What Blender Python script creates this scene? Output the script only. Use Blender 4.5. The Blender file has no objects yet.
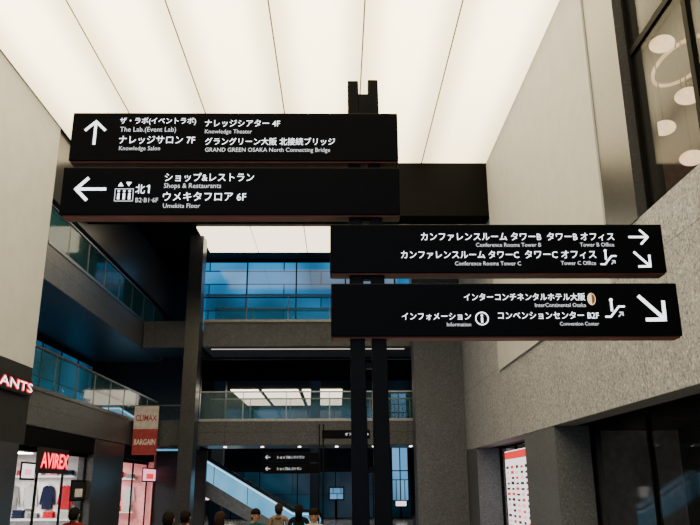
import bpy, bmesh, math, random
from mathutils import Vector, Matrix
random.seed(7)
COL = bpy.context.scene.collection
# ------------------------------------------------------------------ camera
FPX = 750.0; TH = math.radians(16.7); PS = math.radians(0.88); RO = math.radians(0.3)
CZ = 1.95
F = Vector((math.sin(PS)*math.cos(TH), math.cos(PS)*math.cos(TH), math.sin(TH)))
R0 = Vector((math.cos(PS), -math.sin(PS), 0)); U0 = R0.cross(F)
R = R0*math.cos(RO)-U0*math.sin(RO); U = U0*math.cos(RO)+R0*math.sin(RO)
CAM = Vector((0, 0, CZ))
cd = bpy.data.cameras.new('camera'); cam = bpy.data.objects.new('camera', cd); COL.objects.link(cam)
m = Matrix((R, U, -F)).transposed().to_4x4(); m.translation = CAM; cam.matrix_world = m
cd.sensor_width = 36; cd.lens = FPX/700*36; cd.clip_end = 300
bpy.context.scene.camera = cam
def ray(x, y): return F+R*((x-350)/FPX)+U*((262.5-y)/FPX)
def onY(x, y, Y): d = ray(x, y); return CAM+d*(Y/d.y)
def onX(x, y, X): d = ray(x, y); return CAM+d*(X/d.x)
def onZ(x, y, Z): d = ray(x, y); return CAM+d*((Z-CZ)/d.z)

# ------------------------------------------------------------------ materials
def newmat(n):
    mt = bpy.data.materials.new(n); mt.use_nodes = True; nt = mt.node_tree; nt.nodes.clear()
    return mt, nt, nt.nodes.new('ShaderNodeOutputMaterial')
def pmat(n, c, rough=.5, metal=0, var=.15, scale=6, em=None, es=0, alpha=1, spec=.2, c2=None, detail=4):
    mt, nt, out = newmat(n); N = nt.nodes; L = nt.links
    p = N.new('ShaderNodeBsdfPrincipled'); L.new(p.outputs[0], out.inputs[0])
    tc = N.new('ShaderNodeTexCoord'); nz = N.new('ShaderNodeTexNoise'); nz.inputs['Scale'].default_value = scale; nz.inputs['Detail'].default_value = detail
    L.new(tc.outputs['Object'], nz.inputs['Vector'])
    r = N.new('ShaderNodeValToRGB'); L.new(nz.outputs['Fac'], r.inputs[0])
    r.color_ramp.elements[0].position = .35; r.color_ramp.elements[1].position = .65
    a = [max(0, v*(1-var)) for v in c]; b = [min(1, v*(1+var)) for v in c] if c2 is None else c2
    r.color_ramp.elements[0].color = (*a, 1); r.color_ramp.elements[1].color = (*b, 1)
    L.new(r.outputs[0], p.inputs['Base Color'])
    p.inputs['Roughness'].default_value = rough; p.inputs['Metallic'].default_value = metal
    p.inputs['Specular IOR Level'].default_value = spec
    p.inputs['Alpha'].default_value = alpha
    if em: p.inputs['Emission Color'].default_value = (*em, 1); p.inputs['Emission Strength'].default_value = es
    return mt
def emat(n, c, s, c2=None, scale=(1, 1, 1), lo=.35, hi=.65, nscale=2.0, edge=False):
    mt, nt, out = newmat(n); N = nt.nodes; L = nt.links
    e = N.new('ShaderNodeEmission'); e.inputs['Strength'].default_value = s; L.new(e.outputs[0], out.inputs[0])
    tc = N.new('ShaderNodeTexCoord'); mp = N.new('ShaderNodeMapping'); mp.inputs['Scale'].default_value = scale
    nz = N.new('ShaderNodeTexNoise'); nz.inputs['Scale'].default_value = nscale; nz.inputs['Detail'].default_value = 3
    L.new(tc.outputs['Object'], mp.inputs[0]); L.new(mp.outputs[0], nz.inputs['Vector'])
    r = N.new('ShaderNodeValToRGB'); L.new(nz.outputs['Fac'], r.inputs[0]); L.new(r.outputs[0], e.inputs['Color'])
    r.color_ramp.elements[0].position = lo; r.color_ramp.elements[1].position = hi
    r.color_ramp.elements[0].color = (*(c2 or c), 1); r.color_ramp.elements[1].color = (*c, 1)
    if edge:   # lamps sit behind the middle of the membrane: it is a little dimmer along its edges and ends
        sx = N.new('ShaderNodeSeparateXYZ'); L.new(tc.outputs['Generated'], sx.inputs[0])
        r2 = N.new('ShaderNodeValToRGB'); L.new(sx.outputs[0], r2.inputs[0]); cr = r2.color_ramp; cr.interpolation = 'EASE'
        cr.elements[0].color = (.55, .55, .55, 1); cr.elements[1].color = (.55, .55, .55, 1); q = cr.elements.new(.38); q.color = (1, 1, 1, 1); q = cr.elements.new(.62); q.color = (1, 1, 1, 1)
        r3 = N.new('ShaderNodeValToRGB'); L.new(sx.outputs[1], r3.inputs[0]); c3 = r3.color_ramp; c3.interpolation = 'EASE'
        c3.elements[0].position = .70; c3.elements[0].color = (1, 1, 1, 1); c3.elements[1].position = 1; c3.elements[1].color = (.66, .66, .66, 1)
        m1 = N.new('ShaderNodeMath'); m1.operation = 'MULTIPLY'; L.new(r2.outputs[0], m1.inputs[0]); L.new(r3.outputs[0], m1.inputs[1])
        m2 = N.new('ShaderNodeMath'); m2.operation = 'MULTIPLY'; L.new(m1.outputs[0], m2.inputs[0]); m2.inputs[1].default_value = s; L.new(m2.outputs[0], e.inputs['Strength'])
    return mt
def wallcoord(N, L, tc):
    sp = N.new('ShaderNodeSeparateXYZ'); L.new(tc.outputs['Object'], sp.inputs[0])
    m1 = N.new('ShaderNodeMath'); m1.operation = 'ADD'; L.new(sp.outputs[0], m1.inputs[0]); L.new(sp.outputs[1], m1.inputs[1])
    cb = N.new('ShaderNodeCombineXYZ'); L.new(m1.outputs[0], cb.inputs[0]); L.new(sp.outputs[2], cb.inputs[1]); return cb
def glazemat(n, c1, c2, mortar, s, bw=1.3, bh=.8, low=.3, off=.5, ms=.03):
    mt, nt, out = newmat(n); N = nt.nodes; L = nt.links
    e = N.new('ShaderNodeEmission'); e.inputs['Strength'].default_value = s
    g = N.new('ShaderNodeBsdfGlossy'); g.inputs['Roughness'].default_value = .1; g.inputs['Color'].default_value = (.04, .04, .04, 1)
    ad = N.new('ShaderNodeAddShader'); L.new(e.outputs[0], ad.inputs[0]); L.new(g.outputs[0], ad.inputs[1]); L.new(ad.outputs[0], out.inputs[0])
    tc = N.new('ShaderNodeTexCoord'); cb = wallcoord(N, L, tc)
    b = N.new('ShaderNodeTexBrick'); b.offset = off; b.offset_frequency = 2; L.new(cb.outputs[0], b.inputs['Vector'])
    b.inputs['Color1'].default_value = (*c1, 1); b.inputs['Color2'].default_value = (*c2, 1); b.inputs['Mortar'].default_value = (*mortar, 1)
    b.inputs['Scale'].default_value = 1; b.inputs['Brick Width'].default_value = bw; b.inputs['Row Height'].default_value = bh; b.inputs['Mortar Size'].default_value = ms; b.inputs['Bias'].default_value = .1
    nz = N.new('ShaderNodeTexNoise'); nz.inputs['Scale'].default_value = .35; nz.inputs['Detail'].default_value = 1; L.new(cb.outputs[0], nz.inputs['Vector'])
    r = N.new('ShaderNodeValToRGB'); L.new(nz.outputs['Fac'], r.inputs[0]); r.color_ramp.elements[0].position = .35; r.color_ramp.elements[0].color = (low, low, low, 1); r.color_ramp.elements[1].position = .62
    mx = N.new('ShaderNodeMix'); mx.data_type = 'RGBA'; mx.blend_type = 'MULTIPLY'; mx.inputs[0].default_value = 1
    L.new(b.outputs['Color'], mx.inputs[6]); L.new(r.outputs[0], mx.inputs[7]); L.new(mx.outputs[2], e.inputs['Color'])
    return mt
def stonemat(n, base, dark, light, sp=22, bump=.25, rough=.75, spec=.2, joints=None, jd=.7):
    mt, nt, out = newmat(n); N = nt.nodes; L = nt.links
    p = N.new('ShaderNodeBsdfPrincipled'); L.new(p.outputs[0], out.inputs[0]); p.inputs['Roughness'].default_value = rough; p.inputs['Specular IOR Level'].default_value = spec
    tc = N.new('ShaderNodeTexCoord')
    n1 = N.new('ShaderNodeTexNoise'); n1.inputs['Scale'].default_value = sp; n1.inputs['Detail'].default_value = 5; n1.inputs['Roughness'].default_value = .7
    n2 = N.new('ShaderNodeTexNoise'); n2.inputs['Scale'].default_value = 1.2; n2.inputs['Detail'].default_value = 3
    L.new(tc.outputs['Object'], n1.inputs['Vector']); L.new(tc.outputs['Object'], n2.inputs['Vector'])
    r = N.new('ShaderNodeValToRGB'); L.new(n1.outputs['Fac'], r.inputs[0]); cr = r.color_ramp
    cr.elements[0].position = .38; cr.elements[0].color = (*dark, 1); cr.elements[1].position = .63; cr.elements[1].color = (*light, 1)
    e = cr.elements.new(.46); e.color = (*base, 1); e = cr.elements.new(.55); e.color = (*base, 1)
    mx = N.new('ShaderNodeMix'); mx.data_type = 'RGBA'; mx.blend_type = 'MULTIPLY'; mx.inputs[0].default_value = .3
    L.new(r.outputs[0], mx.inputs[6]); L.new(n2.outputs['Fac'], mx.inputs[7]); last = mx.outputs[2]
    if joints:
        cb = wallcoord(N, L, tc); b = N.new('ShaderNodeTexBrick'); b.offset = 0; L.new(cb.outputs[0], b.inputs['Vector']); b.inputs['Scale'].default_value = 1
        b.inputs['Color1'].default_value = (1, 1, 1, 1); b.inputs['Color2'].default_value = (.95, .95, .95, 1); b.inputs['Mortar'].default_value = (jd, jd, jd, 1)
        b.inputs['Brick Width'].default_value = joints[0]; b.inputs['Row Height'].default_value = joints[1]; b.inputs['Mortar Size'].default_value = .012
        m2 = N.new('ShaderNodeMix'); m2.data_type = 'RGBA'; m2.blend_type = 'MULTIPLY'; m2.inputs[0].default_value = 1
        L.new(last, m2.inputs[6]); L.new(b.outputs['Color'], m2.inputs[7]); last = m2.outputs[2]
    L.new(last, p.inputs['Base Color'])
    bp = N.new('ShaderNodeBump'); bp.inputs['Strength'].default_value = bump; bp.inputs['Distance'].default_value = .01
    L.new(n1.outputs['Fac'], bp.inputs['Height']); L.new(bp.outputs[0], p.inputs['Normal'])
    return mt
M = {}
M['black'] = pmat('black_powder_coat', (.0012, .0012, .0016), .35, var=.2, scale=30, spec=.05)
M['blackm'] = pmat('black_matte', (.002, .002, .0024), .6, spec=.05)
M['post'] = pmat('dark_post_steel', (.002, .002, .0026), .4, 0, spec=.08)
M['seam'] = pmat('seam_strip', (.62, .54, .40), .7, spec=.1, em=(1, .8, .5), es=.10)
M['letter'] = emat('backlit_white_lettering', (.92, .96, 1), 3.4)
M['letters'] = emat('backlit_small_lettering', (.92, .96, 1), 1.4)
M['letterd'] = emat('distant_lettering', (.85, .9, 1), .8)
M['beige'] = emat('backlit_beige', (.95, .72, .38), 1.8)
M['brown'] = emat('backlit_brown', (.30, .14, .05), .8)
M['ceil'] = emat('luminous_stretch_panel', (1, .83, .50), 8.2, (1, .79, .43), nscale=.16, edge=True)
M['ceil2'] = emat('luminous_far_panel', (1, .86, .60), 3.6, nscale=.5)
M['ceil3'] = emat('lobby_light_panel', (1, .88, .68), 4.5, nscale=.5)
M['strip'] = emat('thin_light_strip', (1, .90, .75), .9)
M['plaster'] = pmat('white_plaster', (.37, .38, .40), .7, var=.04, scale=2, spec=.12)
M['stone'] = stonemat('speckled_grey_stone', (.27, .28, .325), (.11, .115, .135), (.50, .515, .58), sp=22, bump=.18, joints=(2.4, 2.1), jd=.6)
M['stonecool'] = stonemat('blue_grey_stone', (.085, .094, .118), (.055, .06, .076), (.13, .14, .17), sp=20, bump=.04, rough=.5)
M['stoned'] = stonemat('dark_polished_stone', (.034, .036, .042), (.019, .020, .023), (.06, .063, .072), bump=.02, rough=.28, spec=.35, joints=(1.8, 2.4), jd=.6)
M['fascia'] = stonemat('grey_fascia', (.14, .145, .155), (.11, .113, .12), (.17, .175, .19), sp=8, bump=.05)
M['fasciad'] = stonemat('blue_grey_fascia', (.075, .08, .094), (.045, .048, .057), (.115, .123, .142), sp=14, bump=.05, rough=.35, joints=(1.8, 1.2), jd=.5)
M['dark'] = pmat('dark_wall', (.014, .015, .017), .45, spec=.25)
M['floor'] = pmat('polished_floor', (.16, .175, .20), .2, var=.1, scale=1, spec=.4)
M['blue'] = glazemat('blue_evening_glazing', (.015, .18, .46), (.04, .36, .78), (.006, .05, .13), 1.15, 3.4, .62, low=.3)
M['bluedim'] = glazemat('dim_blue_glazing', (.008, .09, .20), (.03, .25, .48), (.002, .01, .015), 1.05, 2.6, 1.3, low=.2)
M['bluedark'] = glazemat('dark_blue_glazing', (.002, .010, .018), (.01, .055, .095), (.001, .003, .005), .8, 3.1, 3, low=.2)
M['bluebright'] = glazemat('bright_blue_glazing', (.12, .40, .78), (.24, .56, .95), (.02, .1, .2), .9, .5, 2.2, low=.5)
M['fillglow'] = glazemat('fill_panel_glow', (.42, .62, .95), (.5, .7, 1), (.1, .14, .2), 1.6, 2.0, 3.0, low=.8)  # cool glow of the added fill panel behind the camera
M['glass'] = pmat('railing_glass', (.03, .11, .15), .06, alpha=.30, var=.1, spec=.8)
M['shopglass'] = pmat('shop_glass', (.02, .02, .02), .05, alpha=.10, var=.1, spec=.5)
M['glassd'] = pmat('dark_reflective_glass', (.010, .011, .012), .05, alpha=.3, var=.1, spec=.4)
M['steel'] = pmat('brushed_steel', (.18, .19, .20), .35, .8, spec=.5)
M['red'] = emat('red_neon_letter', (1, .02, .06), 7)
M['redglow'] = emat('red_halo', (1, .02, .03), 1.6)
M['warmw'] = emat('shop_light', (1, .95, .90), 36)
M['spot'] = emat('spot_light', (1, .93, .85), 8)
M['shopw'] = pmat('shop_wall', (.74, .70, .69), .6)
M['shoppink'] = pmat('shop_pink_glow_wall', (.9, .34, .34), .6, em=(1, .25, .25), es=.25)  # emission paints the shop's pink glow into the wall itself
M['pinkw'] = pmat('banner_cloth', (.46, .42, .43), .8)
M['redcloth'] = pmat('banner_red_cloth', (.28, .045, .05), .8)
M['redp'] = pmat('red_print', (.32, .04, .04), .7)
M['whitep'] = pmat('white_print', (.6, .58, .57), .6)
M['posterw'] = emat('lit_poster_white', (.95, .88, .85), 1.9)
M['posterpink'] = emat('lit_poster_pink', (1, .34, .45), 2.0)
M['posterr'] = emat('lit_poster_red', (.85, .04, .04), 1.6)
M['posterd'] = emat('lit_poster_dark', (.14, .07, .08), .8)
M['posterk'] = pmat('poster_dark', (.012, .010, .011), .5)
M['escblue'] = emat('blue_lit_balustrade', (.26, .64, .95), 1.0, (.10, .42, .72), nscale=.6)
M['escline'] = emat('escalator_light_line', (.6, .85, 1), 2.0)
M['rubber'] = pmat('black_rubber', (.012, .012, .012), .5)
M['globe'] = emat('warm_globe_glass', (1, .72, .40), 3.2, (.8, .42, .18), nscale=3)
M['cove'] = emat('warm_cove_light', (1, .66, .36), 2.0, (.6, .3, .12), nscale=2)
M['winin'] = pmat('upper_room_wall', (.24, .17, .13), .7, em=(1, .62, .40), es=.05)  # slight warm emission stands in for lamplight on the room walls
M['skin'] = pmat('skin', (.30, .17, .12), .7, var=.06, spec=.1)
M['hair'] = pmat('black_hair', (.006, .005, .005), .9, scale=60, spec=.03)
M['hairb'] = pmat('brown_hair', (.014, .009, .007), .9, scale=60, spec=.03)
M['eye'] = pmat('eye', (.01, .01, .01), .2)
M['lip'] = pmat('lip', (.2, .07, .06), .5)
CL = {k: pmat('cloth_'+k, v, .9, scale=25, spec=.05) for k, v in dict(navy=(.012, .015, .035), black=(.006, .006, .008), grey=(.04, .04, .04), beige=(.12, .09, .07), white=(.5, .5, .48), offwhite=(.2, .2, .19), red=(.08, .01, .01), brown=(.05, .028, .016), teal=(.012, .04, .05), pink=(.7, .2, .25), crimson=(.45, .02, .03)).items()}

# ------------------------------------------------------------------ builders
WO = {}
class MB:
    def __init__(s): s.v = []; s.f = []
    def add(s, vs, fs):
        b = len(s.v); s.v += [Vector(v) for v in vs]; s.f += [tuple(b+i for i in f) for f in fs]; return s
    def box(s, x0, x1, y0, y1, z0, z1):
        x0, x1 = sorted((x0, x1)); y0, y1 = sorted((y0, y1)); z0, z1 = sorted((z0, z1))
        return s.add([(x0, y0, z0), (x1, y0, z0), (x1, y1, z0), (x0, y1, z0), (x0, y0, z1), (x1, y0, z1), (x1, y1, z1), (x0, y1, z1)],
              [(0, 3, 2, 1), (4, 5, 6, 7), (0, 1, 5, 4), (1, 2, 6, 5), (2, 3, 7, 6), (3, 0, 4, 7)])
    def prism(s, pts, dv):
        n = len(pts); dv = Vector(dv)
        vs = [Vector(p) for p in pts]+[Vector(p)+dv for p in pts]
        return s.add(vs, [tuple(range(n)), tuple(range(2*n-1, n-1, -1))]+[(i, i+n, (i+1) % n+n, (i+1) % n) for i in range(n)])
    def tube(s, pts, rad, n=8):
        pts = [Vector(p) for p in pts]; rads = rad if isinstance(rad, (list, tuple)) else [rad]*len(pts); rings = []
        for i, p in enumerate(pts):
            d = (pts[min(i+1, len(pts)-1)]-pts[max(i-1, 0)]).normalized()
            a = d.orthogonal().normalized() if abs(d.z) > .9 else d.cross(Vector((0, 0, 1))).normalized(); b = d.cross(a)
            rings.append([p+(a*math.cos(2*math.pi*k/n)+b*math.sin(2*math.pi*k/n))*rads[i] for k in range(n)])
        fs = []
        for i in range(len(pts)-1):
            fs += [(i*n+k, i*n+(k+1) % n, (i+1)*n+(k+1) % n, (i+1)*n+k) for k in range(n)]
        fs += [tuple(range(n-1, -1, -1)), tuple((len(pts)-1)*n+k for k in range(n))]
        return s.add([v for r in rings for v in r], fs)
    def ball(s, c, r, n=12, m_=8, zlo=-1):
        c = Vector(c); r = r if isinstance(r, (tuple, list)) else (r, r, r); vs = []; fs = []
        for i in range(m_+1):
            ph = -math.pi/2+math.pi*i/m_
            ph = max(ph, math.asin(zlo))
            for k in range(n):
                t = 2*math.pi*k/n; vs.append(c+Vector((r[0]*math.cos(ph)*math.cos(t), r[1]*math.cos(ph)*math.sin(t), r[2]*math.sin(ph))))
        for i in range(m_):
            fs += [(i*n+k, i*n+(k+1) % n, (i+1)*n+(k+1) % n, (i+1)*n+k) for k in range(n)]
        return s.add(vs, fs)
    def build(s, name, mat, parent=None, bevel=0, smooth=False, kind=None, label=None, cat=None, group=None):
        lo = Vector([min(v[i] for v in s.v) for i in range(3)]); hi = Vector([max(v[i] for v in s.v) for i in range(3)])
        c = (lo+hi)/2
        if parent is None: c.z = lo.z
        me = bpy.data.meshes.new(name); me.from_pydata([v-c for v in s.v], [], s.f); me.update()
        bm = bmesh.new(); bm.from_mesh(me); bmesh.ops.remove_doubles(bm, verts=bm.verts, dist=1e-5); bmesh.ops.recalc_face_normals(bm, faces=bm.faces); bm.to_mesh(me); bm.free()
        me.materials.append(mat); o = bpy.data.objects.new(name, me); COL.objects.link(o)
        if parent: o.parent = parent; o.location = c-WO[parent]
        else: o.location = c
        WO[o] = c
        if smooth:
            for p in me.polygons: p.use_smooth = True
        if bevel:
            b = o.modifiers.new('bevel', 'BEVEL'); b.width = bevel; b.segments = 2; b.limit_method = 'ANGLE'
        return tag(o, label, cat, group, kind)
def tag(o, label=None, cat=None, group=None, kind=None):
    if label: o['label'] = label
    if cat: o['category'] = cat
    if group: o['group'] = group
    if kind: o['kind'] = kind
    return o
def thing(name, loc, label, cat, group=None):
    o = bpy.data.objects.new(name, None); COL.objects.link(o); o.location = loc; o.empty_display_size = .2; WO[o] = Vector(loc)
    return tag(o, label, cat, group)
def struct(name, mb, mat, label=None, **k): return mb.build(name, mat, kind='structure', label=label, **k)
def textgeo(s, bold=.012):
    cu = bpy.data.curves.new('t', 'FONT'); cu.body = s; cu.size = 1; cu.offset = bold; cu.resolution_u = 2; cu.fill_mode = 'BOTH'
    o = bpy.data.objects.new('t', cu); COL.objects.link(o)
    dg = bpy.context.evaluated_depsgraph_get(); dg.update()
    me = bpy.data.meshes.new_from_object(o.evaluated_get(dg))
    vs = [v.co.copy() for v in me.vertices]; fs = [tuple(p.vertices) for p in me.polygons]
    bpy.data.objects.remove(o); bpy.data.curves.remove(cu); bpy.data.meshes.remove(me)
    return vs, fs
def text_on(mb, s, o, du, dv, width, height=None, bold=.012):
    vs, fs = textgeo(s, bold)
    if not vs: return
    x0 = min(v.x for v in vs); x1 = max(v.x for v in vs); y0 = min(v.y for v in vs); y1 = max(v.y for v in vs)
    k = width/(x1-x0); ky = height/(y1-y0) if height else k*1.08; yc = (y0+y1)/2
    mb.add([o+du*((v.x-x0)*k)+dv*((v.y-yc)*ky) for v in vs], fs)

# ------------------------------------------------------------------ directory signpost
EX = Vector((1, 0, 0)); EZ = Vector((0, 0, 1)); EY = Vector((0, 1, 0))
YS = 4.2
def P(x, y): return onY(x, y, YS-.004)
def stroke(mb, a, b, w):
    a = Vector(a); b = Vector(b); d = (b-a).normalized(); n = Vector((-d.z, 0, d.x))*w/2
    mb.add([a+n, b+n, b-n, a-n], [(0, 1, 2, 3)])
def disc(mb, c, r, n=20, r0=0, sx=1):
    c = Vector(c)
    o_ = [c+Vector((math.cos(2*math.pi*k/n)*r*sx, 0, math.sin(2*math.pi*k/n)*r)) for k in range(n)]
    if r0 == 0: mb.add(o_, [tuple(range(n))])
    else:
        i_ = [c+Vector((math.cos(2*math.pi*k/n)*r0*sx, 0, math.sin(2*math.pi*k/n)*r0)) for k in range(n)]
        mb.add(o_+i_, [(k, (k+1) % n, (k+1) % n+n, k+n) for k in range(n)])
def arrow(mb, c, size, ang, w=None):
    c = Vector(c); w = w or size*.105; d = Vector((math.cos(ang), 0, math.sin(ang)))
    tip = c+d*size/2; stroke(mb, c-d*size/2, tip-d*w*.6, w)
    for s in (-1, 1):
        e = Vector((math.cos(ang+math.pi+s*.80), 0, math.sin(ang+math.pi+s*.80)))
        stroke(mb, tip, tip+e*size*.56, w)
    n = Vector((-d.z, 0, d.x)); mb.add([tip+d*w*.72, tip+n*w*.5-d*w*.1, tip-d*w*.7, tip-n*w*.5-d*w*.1], [(0, 1, 2, 3)])
def escicon(mb, c, s):      # smooth diagonal escalator band with flat, rounded landings
    c = Vector(c); V = lambda a, b: c+Vector((a*s, 0, b*s)); w = s*.10
    lo = [(-.52, -.42), (-.26, -.42), (.22, .14), (.50, .14)]
    for a, b in zip(lo, lo[1:]): stroke(mb, V(*a), V(*b), w)
    for q in lo: disc(mb, V(*q), w/2, 12)
def escperson(mb, c, s):
    c = Vector(c); V = lambda a, b: c+Vector((a*s, 0, b*s))
    disc(mb, V(-.17, .50), s*.095, 14); stroke(mb, V(-.17, .36), V(-.17, -.12), s*.12); disc(mb, V(-.17, .36), s*.06, 10)
def escarrow(mb, c, s):
    c = Vector(c); arrow(mb, c+Vector((.28*s, 0, -.30*s)), s*.34, math.pi*.25, s*.06)
px = (P(400, 200)-P(300, 200)).length/100
sp0 = Vector((P(368, 300).x, YS+.06, 0))
SP = thing('directory_signpost', sp0, 'tall black twin-post directory sign in the foreground with four wide backlit arrow panels', 'sign')
def bar(xa, xb, xc, xd, ztop_px):
    a = onY(xa, ztop_px, YS+.06); b = onY(xb, ztop_px, YS+.06); c = onY(xd, 420, YS+.06); d = onY(xc, 420, YS+.06)
    za = a.z; sl = lambda p, q: p.x+(q.x-p.x)*(0-p.z)/(q.z-p.z)
    mb = MB(); pts = [(a.x, YS+.03, za), (b.x, YS+.03, za), (sl(b, c), YS+.03, 0), (sl(a, d), YS+.03, 0)]
    mb.prism(pts, (0, .07, 0)); return mb
bar(347.5, 358, 351, 367, 83).build('post', M['post'], SP, bevel=.004)
bar(367.5, 377.5, 373, 389, 82).build('post', M['post'], SP, bevel=.004)
a = onY(357.5, 96, YS+.06); b = onY(368, 108, YS+.06); MB().box(a.x-.005, b.x+.005, YS+.035, YS+.095, b.z-.1, a.z).build('crossbar', M['post'], SP)
for yy in (219, 277, 366, 470):
    a = onY(362, yy-3, YS+.06); b = onY(378, yy+3, YS+.06); MB().box(a.x, b.x, YS+.04, YS+.09, b.z, a.z).build('crossbar', M['post'], SP)
cx_ = sp0.x; MB().box(cx_-.17, cx_+.17, YS-.08, YS+.2, 0, .02).build('base_plate', M['post'], SP, bevel=.004)
pan_rail = pmat('panel_bottom_rail', (.09, .018, .012), .4)
def panel(x0, x1, y0, y1, label):
    ym = (y0+y1)/2; a = P(x0, ym); b = P(x1, ym); zt = P((x0+x1)/2, y0).z; zb = P((x0+x1)/2, y1).z
    mb = MB(); mb.box(a.x, b.x, YS, YS+.13, zb, zt)
    o = mb.build('sign_panel', M['black'], SP, bevel=.006, label=label)
    mb = MB(); mb.box(a.x+.012, b.x-.012, YS+.008, YS+.10, zb-.009, zb); mb.build('bottom_rail', pan_rail, o)
    return o
def letters(par, rows, name='lettering'):
    for s, x0, x1, yc, small in rows:
        mb = MB(); a = P(x0, yc); b = P(x1, yc)
        text_on(mb, s, a, EX, EZ, (b-a).length, bold=-.006 if small else -.002)
        mb.build(name, M['letters' if small else 'letter'], par)
def icon(par, name, fn, c, *a, mat='letter'):
    mb = MB(); fn(mb, P(*c), *a); return mb.build(name, M[mat], par)
def escset(par, c, s):
    icon(par, 'escalator_icon_band', escicon, c, s*px); icon(par, 'escalator_icon_figure', escperson, c, s*px); icon(par, 'escalator_icon_arrow', escarrow, c, s*px, mat='letters')
p1 = panel(70.5, 398, 112.5, 160.5, 'topmost panel, up arrow, directions to the lab and bridge')
letters(p1, [('ザ・ラボ(イベントラボ)', 120, 196, 121.2, 0), ('The Lab.(Event Lab)', 120, 176, 130, 1), ('ナレッジサロン 7F', 119, 195, 139.8, 0), ('Knowledge Salon', 119, 160, 148.8, 1),
             ('ナレッジシアター 4F', 205, 280, 123.2, 0), ('Knowledge Theater', 205, 252, 132, 1), ('グラングリーン大阪 北接続ブリッジ', 205, 335, 141.3, 0), ('GRAND GREEN OSAKA North Connecting Bridge', 205, 330, 150.3, 1)])
icon(p1, 'arrow', arrow, (95, 133), 26*px, math.pi/2)
p2 = panel(61, 400, 167, 214.5, 'second panel, left arrow, directions to shops and restaurants')
letters(p2, [('ショップ&レストラン', 165, 254, 177.2, 0), ('Shops & Restaurants', 164, 221, 186.3, 1), ('ウメキタフロア 6F', 163, 246, 196.4, 0), ('Umekita Floor', 163, 200, 205.7, 1), ('北', 135.5, 145, 189, 0), ('B2·B1·6F', 135.5, 158, 200, 1)])
c = P(149, 189); V = lambda a, b: c+Vector((a*px, 0, b*px))
mb = MB(); stroke(mb, V(0, -4.4), V(0, 4.4), 1.4*px); stroke(mb, V(-2.2, 2.4), V(.3, 4.1), 1.1*px); mb.build('lettering', M['letter'], p2)
icon(p2, 'arrow', arrow, (91, 189), 30*px, math.pi)
c = P(124, 193.5)
mb = MB()
for a, b in (((-9.4, -8), (9.4, -8)), ((9, -8), (9, 5)), ((9.4, 5), (-9.4, 5)), ((-9, 5), (-9, -8))): stroke(mb, V(*a), V(*b), .7*px)
mb.build('lift_icon_frame', M['letters'], p2)
for t in (-5.4, 0, 5.4):
    mb = MB(); disc(mb, V(t, 2.7), 1.2*px, 10); mb.add([V(t-1.15, -6.2), V(t+1.15, -6.2), V(t+1.15, .5), V(t-1.15, .5)], [(0, 1, 2, 3)]); mb.build('lift_icon_figure', M['letter'], p2)
for t in (-4, 4):
    sg = 1 if t < 0 else -1; MB().add([V(t-2.8, 10.1-2.2*sg), V(t+2.8, 10.1-2.2*sg), V(t, 10.1+2.2*sg)], [(0, 1, 2)]).build('lift_icon_triangle', M['letter'], p2)
p3 = panel(330, 664.5, 224, 272.5, 'third panel, arrows right and down-right, directions to conference rooms')
letters(p3, [('カンファレンスルーム タワーB', 421, 541, 236.6, 0), ('タワーB オフィス', 547, 614, 236.6, 0), ('Conference Rooms Tower B', 476, 541, 244.8, 1), ('Tower B Office', 580, 614, 244.6, 1),
             ('カンファレンスルーム タワーC', 401, 519, 254.7, 0), ('タワーC オフィス', 525, 596, 254.4, 0), ('Conference Rooms Tower C', 455, 521, 263.4, 1), ('Tower C Office', 561, 596, 263, 1)])
icon(p3, 'arrow', arrow, (638, 237), 19*px, 0); icon(p3, 'arrow', arrow, (642, 259), 21*px, -math.pi/4); escset(p3, (608.5, 258), 15)
p4 = panel(331, 680, 283, 336, 'lowest panel, large down-right arrow, directions to hotel and convention center')
letters(p4, [('インターコンチネンタルホテル大阪', 464, 585, 297, 0), ('InterContinental Osaka', 535, 586, 305, 1), ('インフォメーション', 402, 471, 316.4, 0), ('Information', 447, 471, 324.4, 1),
             ('コンベンションセンター B2F', 498, 599, 315.4, 0), ('Convention Center', 560, 599, 323.7, 1)])
icon(p4, 'arrow', arrow, (651.5, 307.5), 33*px, -math.pi/4); escset(p4, (615, 309), 18)
mb = MB(); c = P(482, 318.5); disc(mb, c, 6.5*px, 24, 5.5*px); mb.build('information_icon_ring', M['letter'], p4)
mb = MB(); mb.add([V(-.9, -4), V(.9, -4), V(.9, 1), V(-.9, 1)], [(0, 1, 2, 3)]); disc(mb, V(0, 2.9), 1.1*px, 12); mb.build('information_icon_letter', M['letter'], p4)
mb = MB(); c = P(591.5, 299); disc(mb, c, 6*px, 24, 0, .66); lg = mb.build('hotel_emblem', M['beige'], p4)
c = P(591.5, 299)-EY*.003; mb = MB()
hp_ = [V(math.cos(q/12*math.pi-math.pi/2)*3.2, math.sin(q/12*math.pi-math.pi/2)*5.2) for q in range(13)]; mb.add(hp_, [tuple(range(13))])
mb.build('emblem_brown_half', M['brown'], p4)

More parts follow.
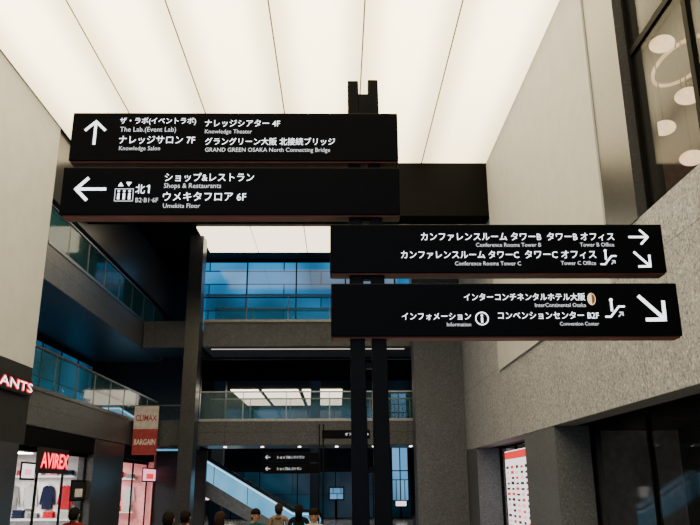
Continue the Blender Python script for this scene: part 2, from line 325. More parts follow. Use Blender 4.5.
# ------------------------------------------------------------------ room shell
ZC = CZ+10
XL = onZ(0, 50, ZC).x; XR = onZ(562, 0, ZC).x
H = lambda h: CZ+h
struct('floor', MB().box(XL-5, XR+6, -6, 60, -.2, 0), M['floor'], 'polished grey stone floor')
struct('wall_back', MB().box(XL-5, XR+6, -6.3, -6, 0, ZC+.5), M['dark'])
struct('ceiling', MB().box(XL-5, XR+6, -6, 60, ZC+.06, ZC+.4), M['blackm'], 'black ceiling slab behind the luminous panels')
YE = 22.2
xs = [onZ(x, 0, ZC).x for x in (-38, 66, 165, 268, 365, 463, 562)]
od = ['leftmost', 'second from left', 'third from left', 'third from right', 'second from right', 'rightmost']
for i in range(6):
    t = thing('ceiling_light_panel', ((xs[i]+xs[i+1])/2, 8, ZC), 'long glowing cream ceiling panel, %s of the six above the hall' % od[i], 'ceiling light', 'luminous ceiling panels')
    MB().box(xs[i]+.018, xs[i+1]-.018, -5.5, YE-.02, ZC, ZC+.03).build('diffuser', M['ceil'], t)
    for u in (xs[i]+.001, xs[i+1]-.017): MB().box(u, u+.016, -5.5, YE-.02, ZC-.003, ZC+.05).build('edge_strip', M['seam'], t)
struct('trim_1', MB().box(XL-.3, XR+.3, YE, YE+.8, H(8.2), ZC+.05), M['blackm'], 'black beam closing the luminous ceiling')
a = onZ(201, 236, ZC).x; fx = [a+(2.9-a)*k/4 for k in range(5)]
for i in range(4):
    t = thing('far_ceiling_light_panel', ((fx[i]+fx[i+1])/2, 30, ZC), 'small glowing ceiling panel beyond the black beam, %s of four' % ['leftmost', 'second from left', 'third from left', 'rightmost'][i], 'ceiling light', 'far luminous ceiling panels')
    MB().box(fx[i]+.02, fx[i+1]-.02, 28.4, 31.7, ZC-.02, ZC+.03).build('diffuser', M['ceil2'], t)

# left wall
YP = 19.8; YG = 34.0
struct('wall_left', MB().box(XL-.4, XL, -6, YP, H(1.1), H(3.05)), M['dark'], 'dark band wall under the white panel on the left')
mb = MB(); mb.box(XL-.4, XL+.0, -6, YP, H(3.05), ZC+.05); struct('wall_left_upper', mb, M['plaster'], 'tall blank white wall panel on the left')
struct('wall_left_far', MB().box(XL-.4, XL-.05, YP, 36, H(7.9), ZC+.05), M['stoned'], 'dark stone wall above the left galleries')
struct('wall_left_end', MB().box(XL-3.4, XL+1.4, 36.3, 36.6, 0, ZC+.05), M['stoned'], 'dark stone wall closing the left galleries')
struct('wall_left_gallery', MB().box(XL-3.4, XL-3.2, YP, 36.3, H(1.6), ZC), M['dark'])
def window_yz(name, X, y0, y1, z0, z1, ny, nz_, pane, fw=.06, label=None):
    o = MB()
    for k in range(ny+1): y = y0+(y1-y0)*k/ny; o.box(X-.05, X+.05, y-fw/2, y+fw/2, z0, z1)
    for k in range(nz_+1): z = z0+(z1-z0)*k/nz_; o.box(X-.045, X+.045, y0, y1, z-fw/2, z+fw/2)
    fr = struct(name, o, M['blackm'], label)
    MB().box(X-.01, X+.01, y0, y1, z0, z1).build('pane', pane, fr)
    return fr
def window_xz(name, Y, x0, x1, z0, z1, nx, nz_, pane, fw=.06, label=None):
    o = MB()
    for k in range(nx+1): x = x0+(x1-x0)*k/nx; o.box(x-fw/2, x+fw/2, Y-.05, Y+.05, z0, z1)
    for k in range(nz_+1): z = z0+(z1-z0)*k/nz_; o.box(x0, x1, Y-.045, Y+.045, z-fw/2, z+fw/2)
    fr = struct(name, o, M['blackm'], label)
    MB().box(x0, x1, Y-.01, Y+.01, z0, z1).build('pane', pane, fr)
    return fr
window_xz('fill_panel', -5.9, XL+1, XR-1, .2, 9, 6, 3, M['fillglow'], label='tall cool glowing panel added behind the viewer as fill light')  # unseen glowing panel, added to throw cool fill light down the hall
window_yz('window_1', XL-3.1, YP+.3, 34, H(2.7), H(5.3), 7, 1, M['bluedim'], label='dim blue glazing behind the lower left gallery')
window_yz('window_2', XL-3.1, YP+.3, 34, H(6.7), H(9), 7, 1, M['bluedim'], label='dim blue glazing behind the upper left gallery')

def gallery(name, label, axis, fixed, u0, u1, depth, z0, z1, n, both=False, mat=None, strips=((.5, .05),), su=None):
    def B(mb, ua, ub, da, db, za, zb):
        if axis == 'y': mb.box(fixed-da, fixed-db, ua, ub, za, zb)
        else: mb.box(ua, ub, fixed+da, fixed+db, za, zb)
        return mb
    loc = (fixed-depth/2, (u0+u1)/2, z0) if axis == 'y' else ((u0+u1)/2, fixed+depth/2, z0)
    t = thing(name, loc, label, 'walkway')
    B(MB(), u0, u1, 0, depth, z0, z1).build('slab', mat or M['fascia'], t, bevel=.02)
    B(MB(), u0, u1, -.03, .0, z1-.08, z1+.02).build('edge_trim', M['steel'], t)
    ua, ub = su or (u0+.3, u1-.3)
    for d0, w_ in strips:
        B(MB(), ua, ub, d0, d0+w_, z0-.025, z0-.002).build('light_strip', M['strip'], t)
    for (d0) in ([.06] if not both else [.06, depth-.08]):
        B(MB(), u0, u1, d0-.03, d0+.05, z1+1.06, z1+1.11).build('handrail', M['steel'], t)
        for k in range(n):
            a = u0+(u1-u0)*k/n; b = u0+(u1-u0)*(k+1)/n
            B(MB(), a+.02, b-.02, d0, d0+.015, z1+.04, z1+1.06).build('glass_panel', M['glass'], t)
            if k: B(MB(), a-.015, a+.015, d0-.01, d0+.03, z1, z1+1.06).build('baluster', M['steel'], t)
    return t
XS = 2.9
gallery('gallery_walkway', 'upper glass-railed gallery along the left wall', 'y', XL, YP+.02, YG, 3.1, H(5.5), H(6.6), 8, mat=M['fasciad'], strips=())
gallery('gallery_walkway', 'lower glass-railed gallery along the left wall, above the shops', 'y', XL, YP+.02, YG, 3.1, H(1.6), H(2.6), 8, mat=M['fasciad'], strips=())
XC = onY(199, 340, 29.5).x
gallery('footbridge', 'upper footbridge crossing the hall, blue glazing behind its glass rail', 'x', 30.2, XC+.02, XR-.02, 2.6, H(5.5), H(6.6), 6, True, su=(XC+.3, XS-.2))
FB2 = gallery('footbridge', 'lower footbridge crossing the hall above the escalator', 'x', 30.2, XC+.02, XR-.02, 2.6, H(1.6), H(2.6), 6, True, mat=M['fasciad'], strips=())
for i in range(6):
    x = -4.6+i*1.5
    MB().tube([(x, 31.2, H(1.57)), (x, 31.2, H(1.6))], .06, 14).build('downlight', M['spot'], FB2, label='small round downlight')
xa = onY(185, 340, 29.5).x
struct('trim_2', MB().box(xa, XC, 29.4, 30.15, 0, ZC+.05), M['stoned'], 'tall dark column at the left end of the footbridges')
struct('trim_3', MB().box(XL+.04, xa+.2, 30.4, 32.8, H(5.5), H(6.6)), M['fasciad'], 'slab joining the upper left gallery to the footbridge')
struct('trim_4', MB().box(XL+.04, xa+.2, 30.4, 32.8, H(1.6), H(2.6)), M['fasciad'], 'slab joining the lower left gallery to the footbridge')
window_xz('window_3', 33.2, XL+1.6, XR, H(6.62), ZC-.02, 5, 2, M['blue'], label='blue lit glazing behind the upper footbridge')

# right wall
YW0, YW1 = 5.2, onX(640, 222, XR).y
YC1 = onX(607, 222, XR).y
mb = MB()
mb.box(XR, XR+.5, -6, 48, H(1.3), H(3.3)); mb.box(XR, XR+.5, -6, YC1, H(3.3), H(4.1))
mb.box(XR, XR+.5, -6, YW0, H(4.1), ZC+.05); mb.box(XR, XR+.5, YE+.05, 48, H(3.3), ZC+.05); mb.box(XR+.06, XR+.5, YC1, YE+.05, H(3.3), ZC+.05)
struct('wall_right', mb, M['stone'], 'speckled grey stone wall on the right')
struct('wall_right_upper', MB().box(XR-.05, XR+.055, YC1+.02, YE-.02, H(3.3), ZC+.04), M['plaster'], 'blank white wall panel on the right')
struct('wall_right_pier', MB().box(XR-.02, XR+.5, YW1+.02, YC1, H(4.1), ZC+.04), M['stoned'], 'dark stone pier beside the upper right window')
struct('wall_right_return', MB().box(XS, XR-.01, 28.9, 29.95, 0, ZC+.04), M['stonecool'], 'blue-grey stone return wall at the right ends of the footbridges')
w4 = window_yz('window_4', XR+.2, YW0, YW1, H(4.1), ZC, 3, 2, M['glassd'], fw=.12, label='large dark window high on the right wall')
mb = MB(); mb.box(XR+4.3, XR+4.5, YW0-2, YW1+6, H(3.6), ZC); mb.box(XR+.5, XR+4.3, YW0-2, YW1+6, H(3.6), H(3.7)); mb.box(XR+.5, XR+4.3, YW1+5.9, YW1+6, H(3.7), ZC)
struct('wall_upper_room', mb, M['winin'])
for i, (gx, gy, lb) in enumerate([(662, 44, 'topmost'), (688, 96, 'second from top'), (664, 128, 'third from top'), (692, 158, 'lowest')]):
    g = onX(gx, gy, XR+1.0+.25*i)
    t = thing('pendant_lamp', (g.x, g.y, g.z-.2), 'warm glowing globe pendant behind the upper right window, %s of four' % lb, 'lamp', 'globe pendants behind the upper right window')
    MB().ball(g, (.22, .22, .13), 20, 12).build('globe', M['globe'], t, smooth=True)
    MB().tube([g+EZ*.12, Vector((g.x, g.y, ZC))], .012, 6).build('cord', M['blackm'], t)
g = onX(682, 62, XR+2.6); g.z = min(g.z, ZC-.6)
t = thing('ring_light', (g.x, g.y, g.z), 'large curved warm ring lamp hanging among the globes behind the upper right window', 'lamp')
MB().tube([(g.x+1.0*math.cos(q/24*math.pi*2)*.5, g.y+1.0*math.sin(q/24*math.pi*2), g.z) for q in range(25)], .04, 8).build('tube', M['cove'], t, smooth=True)
MB().tube([(g.x+.5, g.y, g.z), (g.x+.5, g.y, ZC)], .01, 6).build('suspension_wire', M['blackm'], t)

# ground floor right
XRR = XR+.85
struct('trim_5', MB().box(XR+.51, XRR+2.5, -6, 48, H(1.3), H(1.4)), M['blackm'], 'black soffit over the right shopfronts')
ya = onX(580, 480, XR).y; yb = onX(527, 480, XR).y; yc = onX(478, 480, XR).y; yd = onX(448, 480, XR).y
struct('wall_right_pier_1', MB().box(XR+.01, XRR+.2, ya+1.6, yb, 0, H(1.3)), M['stonecool'], 'stone pier left of the dark shop window')
struct('wall_right_pier_2', MB().box(XR+.01, XRR+.2, yc, yd, 0, H(1.3)), M['stonecool'], 'stone pier beyond the poster shop')
struct('wall_right_lower', MB().box(XRR, XRR+.2, yd, 48, 0, H(1.3)), M['dark'])
window_yz('window_5', XRR, 1, ya+1.6, .1, H(1.28), 5, 1, M['glassd'], label='dark shop window at lower right')
window_yz('window_6', XRR, yb, yc, .1, H(1.28), 3, 1, M['shopglass'], label='lit shop window with a picture poster')
struct('wall_right_shop', MB().box(XRR+2.6, XRR+2.8, yb-1.3, 48, 0, H(1.3)), M['shopw'])
struct('wall_right_shop_dark', MB().box(XRR+2.6, XRR+2.8, -6, yb-1.3, 0, H(1.3)), M['dark'])
mb = MB(); mb.box(XRR+.2, XRR+2.6, yb-1.2, yb-1.1, 0, H(1.3)); mb.box(XRR+.2, XRR+2.6, yc+.4, yc+.5, 0, H(1.3)); struct('wall_right_shop_divider', mb, M['shopw'])
def ceil_lamp(x, y, z, sx, sy, label, mat='warmw', group=None):
    t = thing('shop_ceiling_light', (x, y, z), label, 'ceiling light', group)
    MB().box(x-sx/2, x+sx/2, y-sy/2, y+sy/2, z, z+.03).build('diffuser', M[mat], t)
    MB().box(x-sx/2-.03, x+sx/2+.03, y-sy/2-.03, y+sy/2+.03, z+.012, z+.06).build('housing', M['steel'], t)
ceil_lamp(XRR+1.3, (yb+yc)/2, H(1.3)-.07, .5, 3.5, 'flat ceiling light in the right shop with the picture poster')
ceil_lamp(XRR+1.3, 11.5, H(1.3)-.07, .12, 2.0, 'thin dim ceiling light inside the dark shop window at lower right', 'strip')
pa = onX(507, 480, XRR-.08); pb = onX(531, 480, XRR-.08); zt = onX(519, 449, XRR-.08).z; zb = .5
t = thing('picture_poster', (XRR-.1, (pa.y+pb.y)/2, zb), 'tall lit white poster with rows of small red pictures in the right shop window', 'poster')
MB().box(XRR-.1, XRR-.07, pb.y, pa.y, zb, zt).build('board', M['posterw'], t)
rows = {'posterr': MB(), 'posterd': MB(), 'posterpink': MB()}; ny = 5; nzz = 14
for i in range(ny):
    for j in range(nzz-1):
        y0 = pb.y+(pa.y-pb.y)*(i+.15+.1*random.random())/ny; y1 = pb.y+(pa.y-pb.y)*(i+.65+.2*random.random())/ny
        z0 = zb+(zt-zb)*(j+.2)/(nzz+1.6); z1 = zb+(zt-zb)*(j+.55+.25*random.random())/(nzz+1.6)
        rows[random.choice(['posterr', 'posterd', 'posterd', 'posterpink'])].box(XRR-.108, XRR-.1, y0, y1, z0, z1)
for k_, r_ in rows.items(): r_.build('printed_pictures', M[k_], t)
MB().box(XRR-.108, XRR-.1, pb.y+.03, pa.y-.03, zt-.26, zt-.03).build('red_header', M['posterr'], t)

# ground floor left shops
def lpx(x): return onX(x, 480, XL).y
s1a, s1b, s2a, s2b = lpx(15), lpx(92), lpx(122), 34.0
zt1 = H(1.1)
struct('wall_left_pier_1', MB().box(XL-.5, XL, 17.6, s1a, 0, zt1), M['stoned'], 'dark pier at the near side of the red-lettered shop')
struct('wall_left_pier_2', MB().box(XL-.5, XL, s1b, s2a, 0, H(1.58)), M['stoned'], 'dark pier between the two left shops')
struct('wall_left_lower', MB().box(XL-.5, XL-.1, -6, 17.6, 0, zt1), M['dark'])
struct('wall_left_lintel', MB().box(XL-.5, XL-.02, YP, 34.0, zt1, H(1.58)), M['blackm'])
YD1 = s1b+.6; YD2 = 33.9
mb = MB()
mb.box(XL-4.2, XL-4, 15, 34.1, 0, H(1.5)); mb.box(XL-4, XL-.5, 15, 15.1, 0, H(1.5)); mb.box(XL-4, XL-.5, YD1, YD1+.2, 0, H(1.5))
struct('wall_left_shop', mb, M['shopw'], 'pale inner walls of the left shops')
struct('wall_left_shop_end', MB().box(XL-3.99, XL-.02, YD2, YD2+.1, 0, H(1.5)), M['shoppink'], 'self-glowing pink end wall of the farther left shop')
struct('wall_left_escalator', MB().box(XL+.05, onY(206, 480, 34.1).x, 34.05, 34.25, 0, H(1.58)), M['stoned'], 'dark stone wall beside the foot of the column')
struct('ceiling_left_shop', MB().box(XL-4, XL-.5, 15.1, YD2, zt1+.05, zt1+.15), M['shopw'])
ceil_lamp(XL-2.2, (s1a+s1b)/2, zt1-.03, 1.2, 4, 'flat ceiling light in the red-lettered shop')
ceil_lamp(XL-2.2, (s2a+s2b)/2, zt1-.03, 1.2, 3, 'flat ceiling light in the farther left shop')
def shopframe(y0, y1, n, label):
    t = thing('shopfront_frame', (XL-.25, (y0+y1)/2, 0), label, 'shopfront')
    for k in range(n+1):
        y = y0+.04+(y1-y0-.08)*k/n; MB().box(XL-.29, XL-.23, y-.025, y+.025, 0, zt1-.01).build('mullion', M['blackm'], t)
    MB().box(XL-.30, XL-.22, y0, y1, zt1-.12, zt1-.005).build('head_rail', M['blackm'], t)
    for k in (0, n-1):
        ya_, yb_ = y0+.07+(y1-y0-.08)*k/n, y0+.01+(y1-y0-.08)*(k+1)/n; MB().box(XL-.265, XL-.255, ya_, yb_, .02, zt1-.12).build('glass_panel', M['shopglass'], t)
shopframe(s1a, s1b, 3, 'black framed glass shopfront under the red letters'); shopframe(s2a, s2b-.15, 2, 'black framed glass shopfront of the farther left shop')
def wallword(name, s, x0, x1, yc, hp, X, mat, label, ref, backer, halo=1.28):
    a = onX(x0, yc, X); b = onX(x1, yc, X); z = onX(ref, yc, X).z
    hh = (onX(ref, yc-hp/2, X)-onX(ref, yc+hp/2, X)).z
    o = thing(name, (X-.03, (a.y+b.y)/2, z-hh/2), label, 'sign'); mb = MB(); text_on(mb, s, Vector((X+.015, a.y, z)), EY, EZ, b.y-a.y, hh, -.004)
    mb.build('lettering', M[mat], o)
    MB().box(X-.08, X, a.y-.15, b.y+.02, z-hh*.9, z+hh*.9).build('backing_board', M[backer], o)
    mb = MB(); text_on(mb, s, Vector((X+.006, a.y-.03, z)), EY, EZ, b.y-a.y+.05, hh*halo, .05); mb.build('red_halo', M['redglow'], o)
    return o
wallword('shop_sign', 'AVIREX', 41, 68, 461, 14, XL+.1, 'red', 'glowing red letters over the nearest left shop', 54, 'posterk', 1.15)
wallword('restaurants_sign', 'RESTAURANTS', -75, 32.5, 384, 9, XL+.1, 'letter', 'white lit letters with a red glow on the dark band at the left edge', 17, 'posterk')
ordn = ['first', 'second', 'third', 'fourth', 'fifth', 'sixth']
def shelves(y, shop, cols):
    for j, (z, nm) in enumerate([(1.0, 'low'), (2.35, 'high')]):
        t = thing('wall_shelf', (XL-2.2, y-.2, z), '%s lit wall shelf in the %s' % (nm, shop), 'shelf')
        MB().box(XL-3.8, XL-.7, y-.38, y-.02, z, z+.04).build('board', M['whitep'], t); MB().box(XL-3.8, XL-.7, y-.36, y-.32, z-.03, z).build('light_strip', M['posterw'], t)
        for k in range(6):
            x = XL-3.6+k*.5; c = cols[(j*2+k) % len(cols)]; hh = .16+.05*((j+k) % 3)
            g = thing('folded_clothes', (x+.15, y-.2, z+.04), 'folded %s clothes, %s from left on the %s shelf, %s' % (c, ordn[k], nm, shop), 'clothes', 'folded clothes on the shelves of the '+shop)
            for q in range(3): MB().box(x+.01*q, x+.34-.01*((q+k) % 2), y-.33, y-.07, z+.041+hh*q/3, z+.036+hh*(q+1)/3).build('folded_garment', CL[c], g, bevel=.012)
    for k in range(5):
        x = XL-3.3+k*.58; c = cols[(k*2+1) % len(cols)]
        g = thing('hanging_jacket', (x, y-.1, 1.25), '%s jacket hung on the wall, %s from left, %s' % (c, ordn[k], shop), 'jacket', 'jackets hung on the wall of the '+shop)
        for sx in (-1, 1): MB().prism([(x+sx*.06, y-.12, 2.06), (x+sx*.18, y-.12, 2.01), (x+sx*.27, y-.12, 1.46), (x+sx*.205, y-.12, 1.45), (x+sx*.15, y-.12, 1.78)], (0, .05, 0)).build('sleeve', CL[c], g, bevel=.01)
        MB().prism([(x-.06, y-.13, 2.07), (x, y-.13, 2.03), (x+.06, y-.13, 2.07), (x+.17, y-.13, 2.0), (x+.165, y-.13, 1.32), (x-.165, y-.13, 1.32), (x-.17, y-.13, 2.0)], (0, .08, 0)).build('torso', CL[c], g, bevel=.01)
        MB().tube([(x, y, 2.1), (x, y-.09, 2.12), (x, y-.09, 2.05)], .01, 6).build('hanger_hook', M['steel'], g)
shelves(YD1, 'near left shop', ['white', 'pink', 'navy', 'offwhite', 'crimson']); shelves(YD2, 'far left shop', ['pink', 'white', 'crimson', 'offwhite'])
def poster(X, xa_, xb_, y0, y1, label, m1, m2):
    a = onX(xa_, (y0+y1)/2, X); b = onX(xb_, (y0+y1)/2, X); zt_ = onX((xa_+xb_)/2, y0, X).z; zb_ = onX((xa_+xb_)/2, y1, X).z
    t = thing('framed_poster', (X, (a.y+b.y)/2, zb_), label, 'poster')
    MB().box(X, X+.03, a.y, b.y, zb_, zt_).build('frame', M['blackm'], t); MB().box(X+.03, X+.034, a.y+.05, b.y-.05, zb_+.05, zt_-.05).build('print', m1, t)
    c = Vector((X+.036, (a.y+b.y)/2, (zb_+zt_)/2)); MB().box(X+.034, X+.038, c.y-(b.y-a.y)*.25, c.y+(b.y-a.y)*.25, zb_+.12, c.z+.05).build('printed_figure', m2, t)
poster(XL-.2, 70, 85, 480, 501, 'dark framed poster on the near left shopfront', M['posterk'], M['shopw'])
poster(XL-.2, 20, 34, 462, 480, 'small lit pink and white sign at the near end of the left shopfront', M['posterw'], M['posterpink'])
poster(XL+.02, 142, 156, 468, 482, 'red and pink lit sign on the farther left shopfront', M['posterpink'], M['posterr'])
# banner
YB = 29.6
a = onY(135, 406, YB); b = onY(156, 455, YB); mdz = onY(145, 429, YB).z
t = thing('sale_banner', ((a.x+b.x)/2, YB, b.z), 'hanging two-tone sale banner, pale above and red below, left of the column', 'banner')
MB().box(a.x, b.x, YB, YB+.012, mdz, a.z).build('upper_cloth', M['pinkw'], t); MB().box(a.x, b.x, YB, YB+.012, b.z, mdz).build('lower_cloth', M['redcloth'], t)
mb = MB(); text_on(mb, 'CLIMAX', Vector((a.x+.06, YB-.004, mdz+.42)), EX, EZ, b.x-a.x-.12, .24, .02); mb.build('red_lettering', M['redp'], t)
mb = MB(); text_on(mb, 'BARGAIN', Vector((a.x+.06, YB-.004, (mdz+b.z)/2)), EX, EZ, b.x-a.x-.12, .22, .02); mb.build('white_lettering', M['whitep'], t)
MB().tube([(XL+.035, YB+.006, a.z+.02), (xa+.005, YB+.006, a.z+.02)], .02).build('bracket_rod', M['steel'], t)

# ------------------------------------------------------------------ far end
struct('wall_far', MB().box(XL-5, XR+6, 58, 58.3, 0, ZC), M['dark'])
struct('wall_far_upper', MB().box(XL+1.8, XR, 33.3, 33.6, H(5.5), H(6.6)), M['dark'])
window_xz('window_7', 50, -7.5, 4.6, .1, H(1.0), 5, 1, M['bluedark'], label='dim blue glazing at the far end of the ground floor')
window_xz('window_8', 46, onY(391, 430, 46).x, onY(407, 430, 46).x, 1.2, H(6), 2, 4, M['bluebright'], label='narrow bright blue window beyond the signpost')
window_xz('window_9', 54, -8, 3.5, H(2.7), H(5.4), 6, 1, M['bluedim'], label='blue glazing seen between the two footbridges')
struct('ceiling_far', MB().box(XL-5, XR, 40, 56, H(5.45), H(5.6)), M['blackm'])
for i, (x0, x1) in enumerate([(236, 262), (266, 300), (304, 342)]):
    A = onZ(x0, 395, H(5.4)); B = onZ(x1, 395, H(5.4))
    t = thing('lobby_ceiling_light', ((A.x+B.x)/2, 47, H(5.4)), 'glowing ceiling panel seen between the two footbridges, %s of three' % ['left', 'middle', 'right'][i], 'ceiling light', 'ceiling lights between the footbridges')
    MB().box(A.x, B.x, 43.5, 52, H(5.4), H(5.43)).build('diffuser', M['ceil3'], t)
struct('trim_6', MB().box(-6.6, -6.0, 40, 40.6, 0, H(5.45)), M['stonecool']); struct('trim_7', MB().box(-1.5, -1.0, 40, 40.5, 0, H(5.45)), M['stonecool'])
for i, (x0, x1, y0, y1, mt_, lb) in enumerate([(205, 214, 489, 500, 'posterw', 'small white'), (226, 236, 492, 503, 'ceil3', 'small warm'), (330, 343, 488, 499, 'bluebright', 'small blue'), (396, 406, 492, 506, 'posterw', 'narrow pale')]):
    A = onY(x0, y1, 49.8); B = onY(x1, y0, 49.8)
    t = thing('lit_display', ((A.x+B.x)/2, 49.8, 0), '%s lit display at the far end of the hall' % lb, 'display')
    MB().box(A.x, B.x, 49.8, 49.86, A.z, B.z).build('screen', M[mt_], t); MB().box(A.x-.08, B.x+.08, 49.85, 49.93, A.z-.08, B.z+.08).build('case', M['blackm'], t)
    MB().box((A.x+B.x)/2-.05, (A.x+B.x)/2+.05, 49.86, 49.93, 0, A.z-.08).build('stand', M['blackm'], t)

# escalator
YE0, YE1 = 34.4, 35.8
tn = math.tan(math.radians(30)); mx_, mz_ = onY(255, 488, YE0).x, onY(255, 488, YE0).z
xf = mx_+(mz_-.98)/tn
xtop = xf-4.55/tn
t = thing('escalator', (xf, (YE0+YE1)/2, 0), 'blue lit escalator climbing to the left under the lower footbridge', 'escalator')
for y in (YE0, YE1-.06):
    mb = MB(); mb.prism([(xf+1.2, y, .08), (xf+1.2, y, .7), (xf+1.0, y, .92), (xf, y, .94), (xtop, y, 4.55+.94), (xtop-.8, y, 5.49), (xtop-.8, y, 4.6), (xtop, y, 4.6), (xf, y, .05)], (0, .04, 0)); mb.build('balustrade', M['escblue'], t)
    MB().tube([(xf+1.1, y+.02, .3), (xf+1.28, y+.02, .6), (xf+1.1, y+.02, .95), (xf, y+.02, .98), (xtop, y+.02, 4.55+.98), (xtop-.8, y+.02, 5.53)], .05).build('handrail', M['rubber'], t, smooth=True)
    MB().tube([(xf+1.0, y-.01, .84), (xf, y-.01, .86), (xtop, y-.01, 4.55+.86), (xtop-.8, y-.01, 5.41)], .02).build('light_line', M['escline'], t)
for k in range(5):
    x = xf-.5-k*1.5; z0 = (xf-x)*tn; MB().box(x-.015, x+.015, YE0-.012, YE0+.001, z0+.1, z0+.9).build('glass_joint', M['steel'], t)
n = int(4.55/.2)
for k in range(n):
    x = xf-k*.2/tn; MB().box(x-.2/tn, x, YE0+.12, YE1-.12, k*.2+.0, (k+1)*.2).build('step', M['steel'], t)
mb = MB(); mb.prism([(xf+1.3, YE0-.06, 0), (xf+1.3, YE0-.06, .08), (xf, YE0-.06, .08), (xtop, YE0-.06, 4.6), (xtop-.9, YE0-.06, 4.6), (xtop-.9, YE0-.06, 3.9), (xtop, YE0-.06, 3.7), (xf-.8, YE0-.06, 0)], (0, .05, 0)); mb.build('truss_cladding', M['steel'], t)

# second directory signpost in the distance
YD = 26.0
def Q(x, y): return onY(x, y, YD)
qx = Q(321, 470).x
T2 = thing('directory_signpost', (qx, YD, 0), 'small distant black directory signpost below the footbridges with white arrows', 'sign')
for dx in (-.09, .05): MB().box(qx+dx, qx+dx+.05, YD+.02, YD+.08, 0, Q(321, 424).z).build('post', M['post'], T2)
for (x0, x1, y0, y1, ax, tx, s, ang) in [(322, 370, 430, 438.5, 366, (345, 359), 'オフィス', 0), (263, 319, 452.5, 462, 268, (277, 304), 'ショップ&レストラン', math.pi), (263, 319, 464, 473.5, 268, (277, 301), 'ショップ&レストラン', math.pi)]:
    A = Q(x0, y0); B = Q(x1, y1)
    o = MB().box(A.x, B.x, YD, YD+.12, B.z, A.z).build('sign_panel', M['black'], T2, bevel=.01)
    k = .034
    mb = MB(); arrow(mb, Q(ax, (y0+y1)/2)-EY*.01, 4.5*k, ang); mb.build('arrow', M['letters'], o)
    mb = MB(); c0 = Q(tx[0], (y0+y1)/2)-EY*.01; text_on(mb, s, c0, EX, EZ, (tx[1]-tx[0])*k, height=.095, bold=0); mb.build('lettering', M['letters'], o)

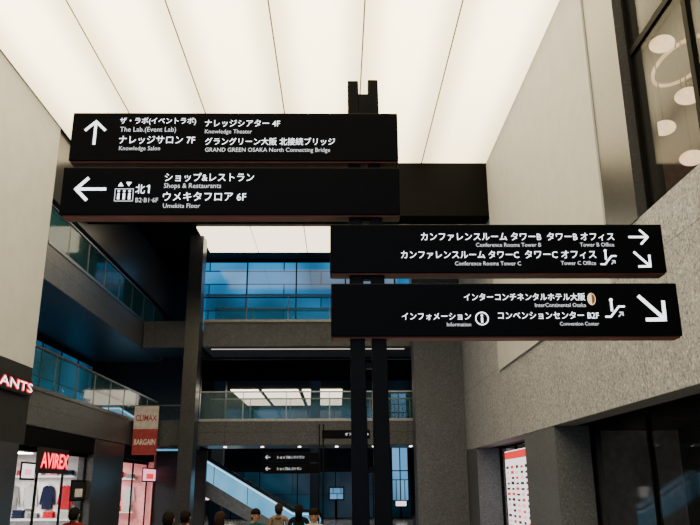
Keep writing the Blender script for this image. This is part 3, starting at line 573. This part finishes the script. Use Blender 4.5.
# ------------------------------------------------------------------ people
def person(px_, top, Y, label, hair, jk, tr, face=0, long=False):
    hp = onY(px_, top, Y); Hh = hp.z; s = Hh/1.745; base = Vector((hp.x, Y, 0))
    root = thing('person', base, label, 'person')
    vs = [(0, 0, .95), (0, 0, 1.10), (0, -.01, 1.28), (0, 0, 1.42), (0, .005, 1.49), (0, -.01, 1.54), (0, -.01, 1.60), (0, 0, 1.66), (0, .0, 1.70)]
    rd = [(.15, .11), (.135, .1), (.165, .115), (.11, .085), (.052, .055), (.062, .07), (.078, .092), (.074, .09), (.04, .05)]
    ed = [(i, i+1) for i in range(8)]
    for sx in (-1, 1):
        st = .05*sx
        b = len(vs); vs += [(sx*.09, 0, .86), (sx*.10, -.03-st, .48), (sx*.10, .03+st, .09), (sx*.115, -.13+st, .045)]; rd += [(.092, .092), (.06, .06), (.042, .042), (.04, .032)]
        ed += [(0, b), (b, b+1), (b+1, b+2), (b+2, b+3)]
        b = len(vs); vs += [(sx*.18, 0, 1.40), (sx*.235, .03, 1.13), (sx*.24, -.08, .90), (sx*.235, -.11, .83)]; rd += [(.062, .062), (.047, .047), (.032, .032), (.022, .038)]
        ed += [(3, b), (b, b+1), (b+1, b+2), (b+2, b+3)]
    me = bpy.data.meshes.new('b'); me.from_pydata(vs, ed, []); o = bpy.data.objects.new('b', me); COL.objects.link(o)
    sk = o.modifiers.new('s', 'SKIN'); sk.use_smooth_shade = True
    for i, r in enumerate(rd): me.skin_vertices[0].data[i].radius = r
    me.skin_vertices[0].data[0].use_root = True
    sb = o.modifiers.new('u', 'SUBSURF'); sb.levels = 2; sb.render_levels = 2
    dg = bpy.context.evaluated_depsgraph_get(); dg.update(); m2 = bpy.data.meshes.new_from_object(o.evaluated_get(dg)); bpy.data.objects.remove(o)
    fb = MB()
    for sx in (-1, 1):
        for k in range(4):
            y = -.14+k*.02; L_ = [.07, .08, .075, .06][k]
            fb.tube([(sx*.235, y, .83), (sx*.232, y, .83-L_*.5), (sx*.222, y, .83-L_)], [.010, .009, .007], 6)
        fb.tube([(sx*.225, -.145, .86), (sx*.21, -.165, .82), (sx*.205, -.165, .79)], [.012, .011, .008], 6)
    bm = bmesh.new(); bm.from_mesh(m2); f0 = [bm.verts.new(v) for v in fb.v]
    for f in fb.f: bm.faces.new([f0[i] for i in f])
    rot = Matrix.Rotation(face, 4, 'Z')
    for f in bm.faces:
        c = f.calc_center_median(); arm = abs(c.x) > .185 and c.z < 1.35
        f.material_index = 3 if c.z < .07 else (0 if (c.z > 1.475 or (arm and c.z < .88)) else (1 if (arm or c.z > .86) else 2)); f.smooth = True
    bmesh.ops.transform(bm, matrix=Matrix.Scale(s, 4) @ rot, verts=bm.verts)
    m3 = bpy.data.meshes.new('body')
    for k in (M['skin'], CL[jk], CL[tr], M['rubber']): m3.materials.append(k)
    bm.to_mesh(m3); bm.free()
    body = bpy.data.objects.new('body', m3); COL.objects.link(body); body.parent = root; WO[body] = base
    def put(mb, name, mat):
        mb.v = [base+(rot @ v)*s for v in mb.v]; return mb.build(name, mat, root, smooth=True)
    back = MB().ball((0, .012, 1.648), (.098, .112, .097), 16, 10, -.2)
    back.tube([(0, .045, 1.68), (0, .05, 1.6), (0, .045, 1.52 if not long else 1.38)], [.085, .092, .07], 12)
    put(back, 'hair', M[hair])
    for sx in (-1, 1):
        put(MB().ball((sx*.03, -.097, 1.605), .010, 8, 6), 'eye', M['eye'])
        if not long: put(MB().ball((sx*.085, -.03, 1.60), (.014, .02, .030), 8, 6), 'ear', M['skin'])
    put(MB().ball((0, -.108, 1.585), (.013, .018, .022), 8, 6), 'nose', M['skin']); put(MB().ball((0, -.094, 1.555), (.024, .01, .007), 8, 6), 'mouth', M['lip'])
    put(MB().tube([(0, .0, 1.41), (0, .0, 1.49)], [.12, .07], 14), 'collar', CL[jk])
pi = math.pi
person(75, 507, 14, 'person with black hair in a dark red jacket in front of the near left shop', 'hair', 'red', 'black', pi)
person(169, 511, 12.2, 'person in a black jacket, left one of the pair beside the farther left shop', 'hair', 'black', 'grey', pi)
person(186, 510, 13.8, 'person in a navy jacket, right one of the pair beside the farther left shop', 'hair', 'navy', 'black', pi-.2)
person(221, 511, 12.6, 'brown-haired person in a grey jacket below the foot of the column', 'hairb', 'grey', 'black', pi-.3, True)
person(256, 508, 14.2, 'black-haired person in a teal jacket in front of the escalator', 'hair', 'teal', 'navy', .3)
person(279, 503, 17, 'person with brown hair in a beige coat in front of the escalator', 'hairb', 'beige', 'brown', pi)
person(299, 504, 16.5, 'person with long black hair in a black coat below the distant signpost', 'hair', 'black', 'black', pi, True)
person(314, 508, 13.2, 'person facing forward in an off-white jacket beside the signpost', 'hair', 'offwhite', 'navy', 0)

# ------------------------------------------------------------------ world
w = bpy.data.worlds.new('world'); bpy.context.scene.world = w; w.use_nodes = True
w.node_tree.nodes['Background'].inputs[0].default_value = (.02, .03, .05, 1); w.node_tree.nodes['Background'].inputs[1].default_value = .3
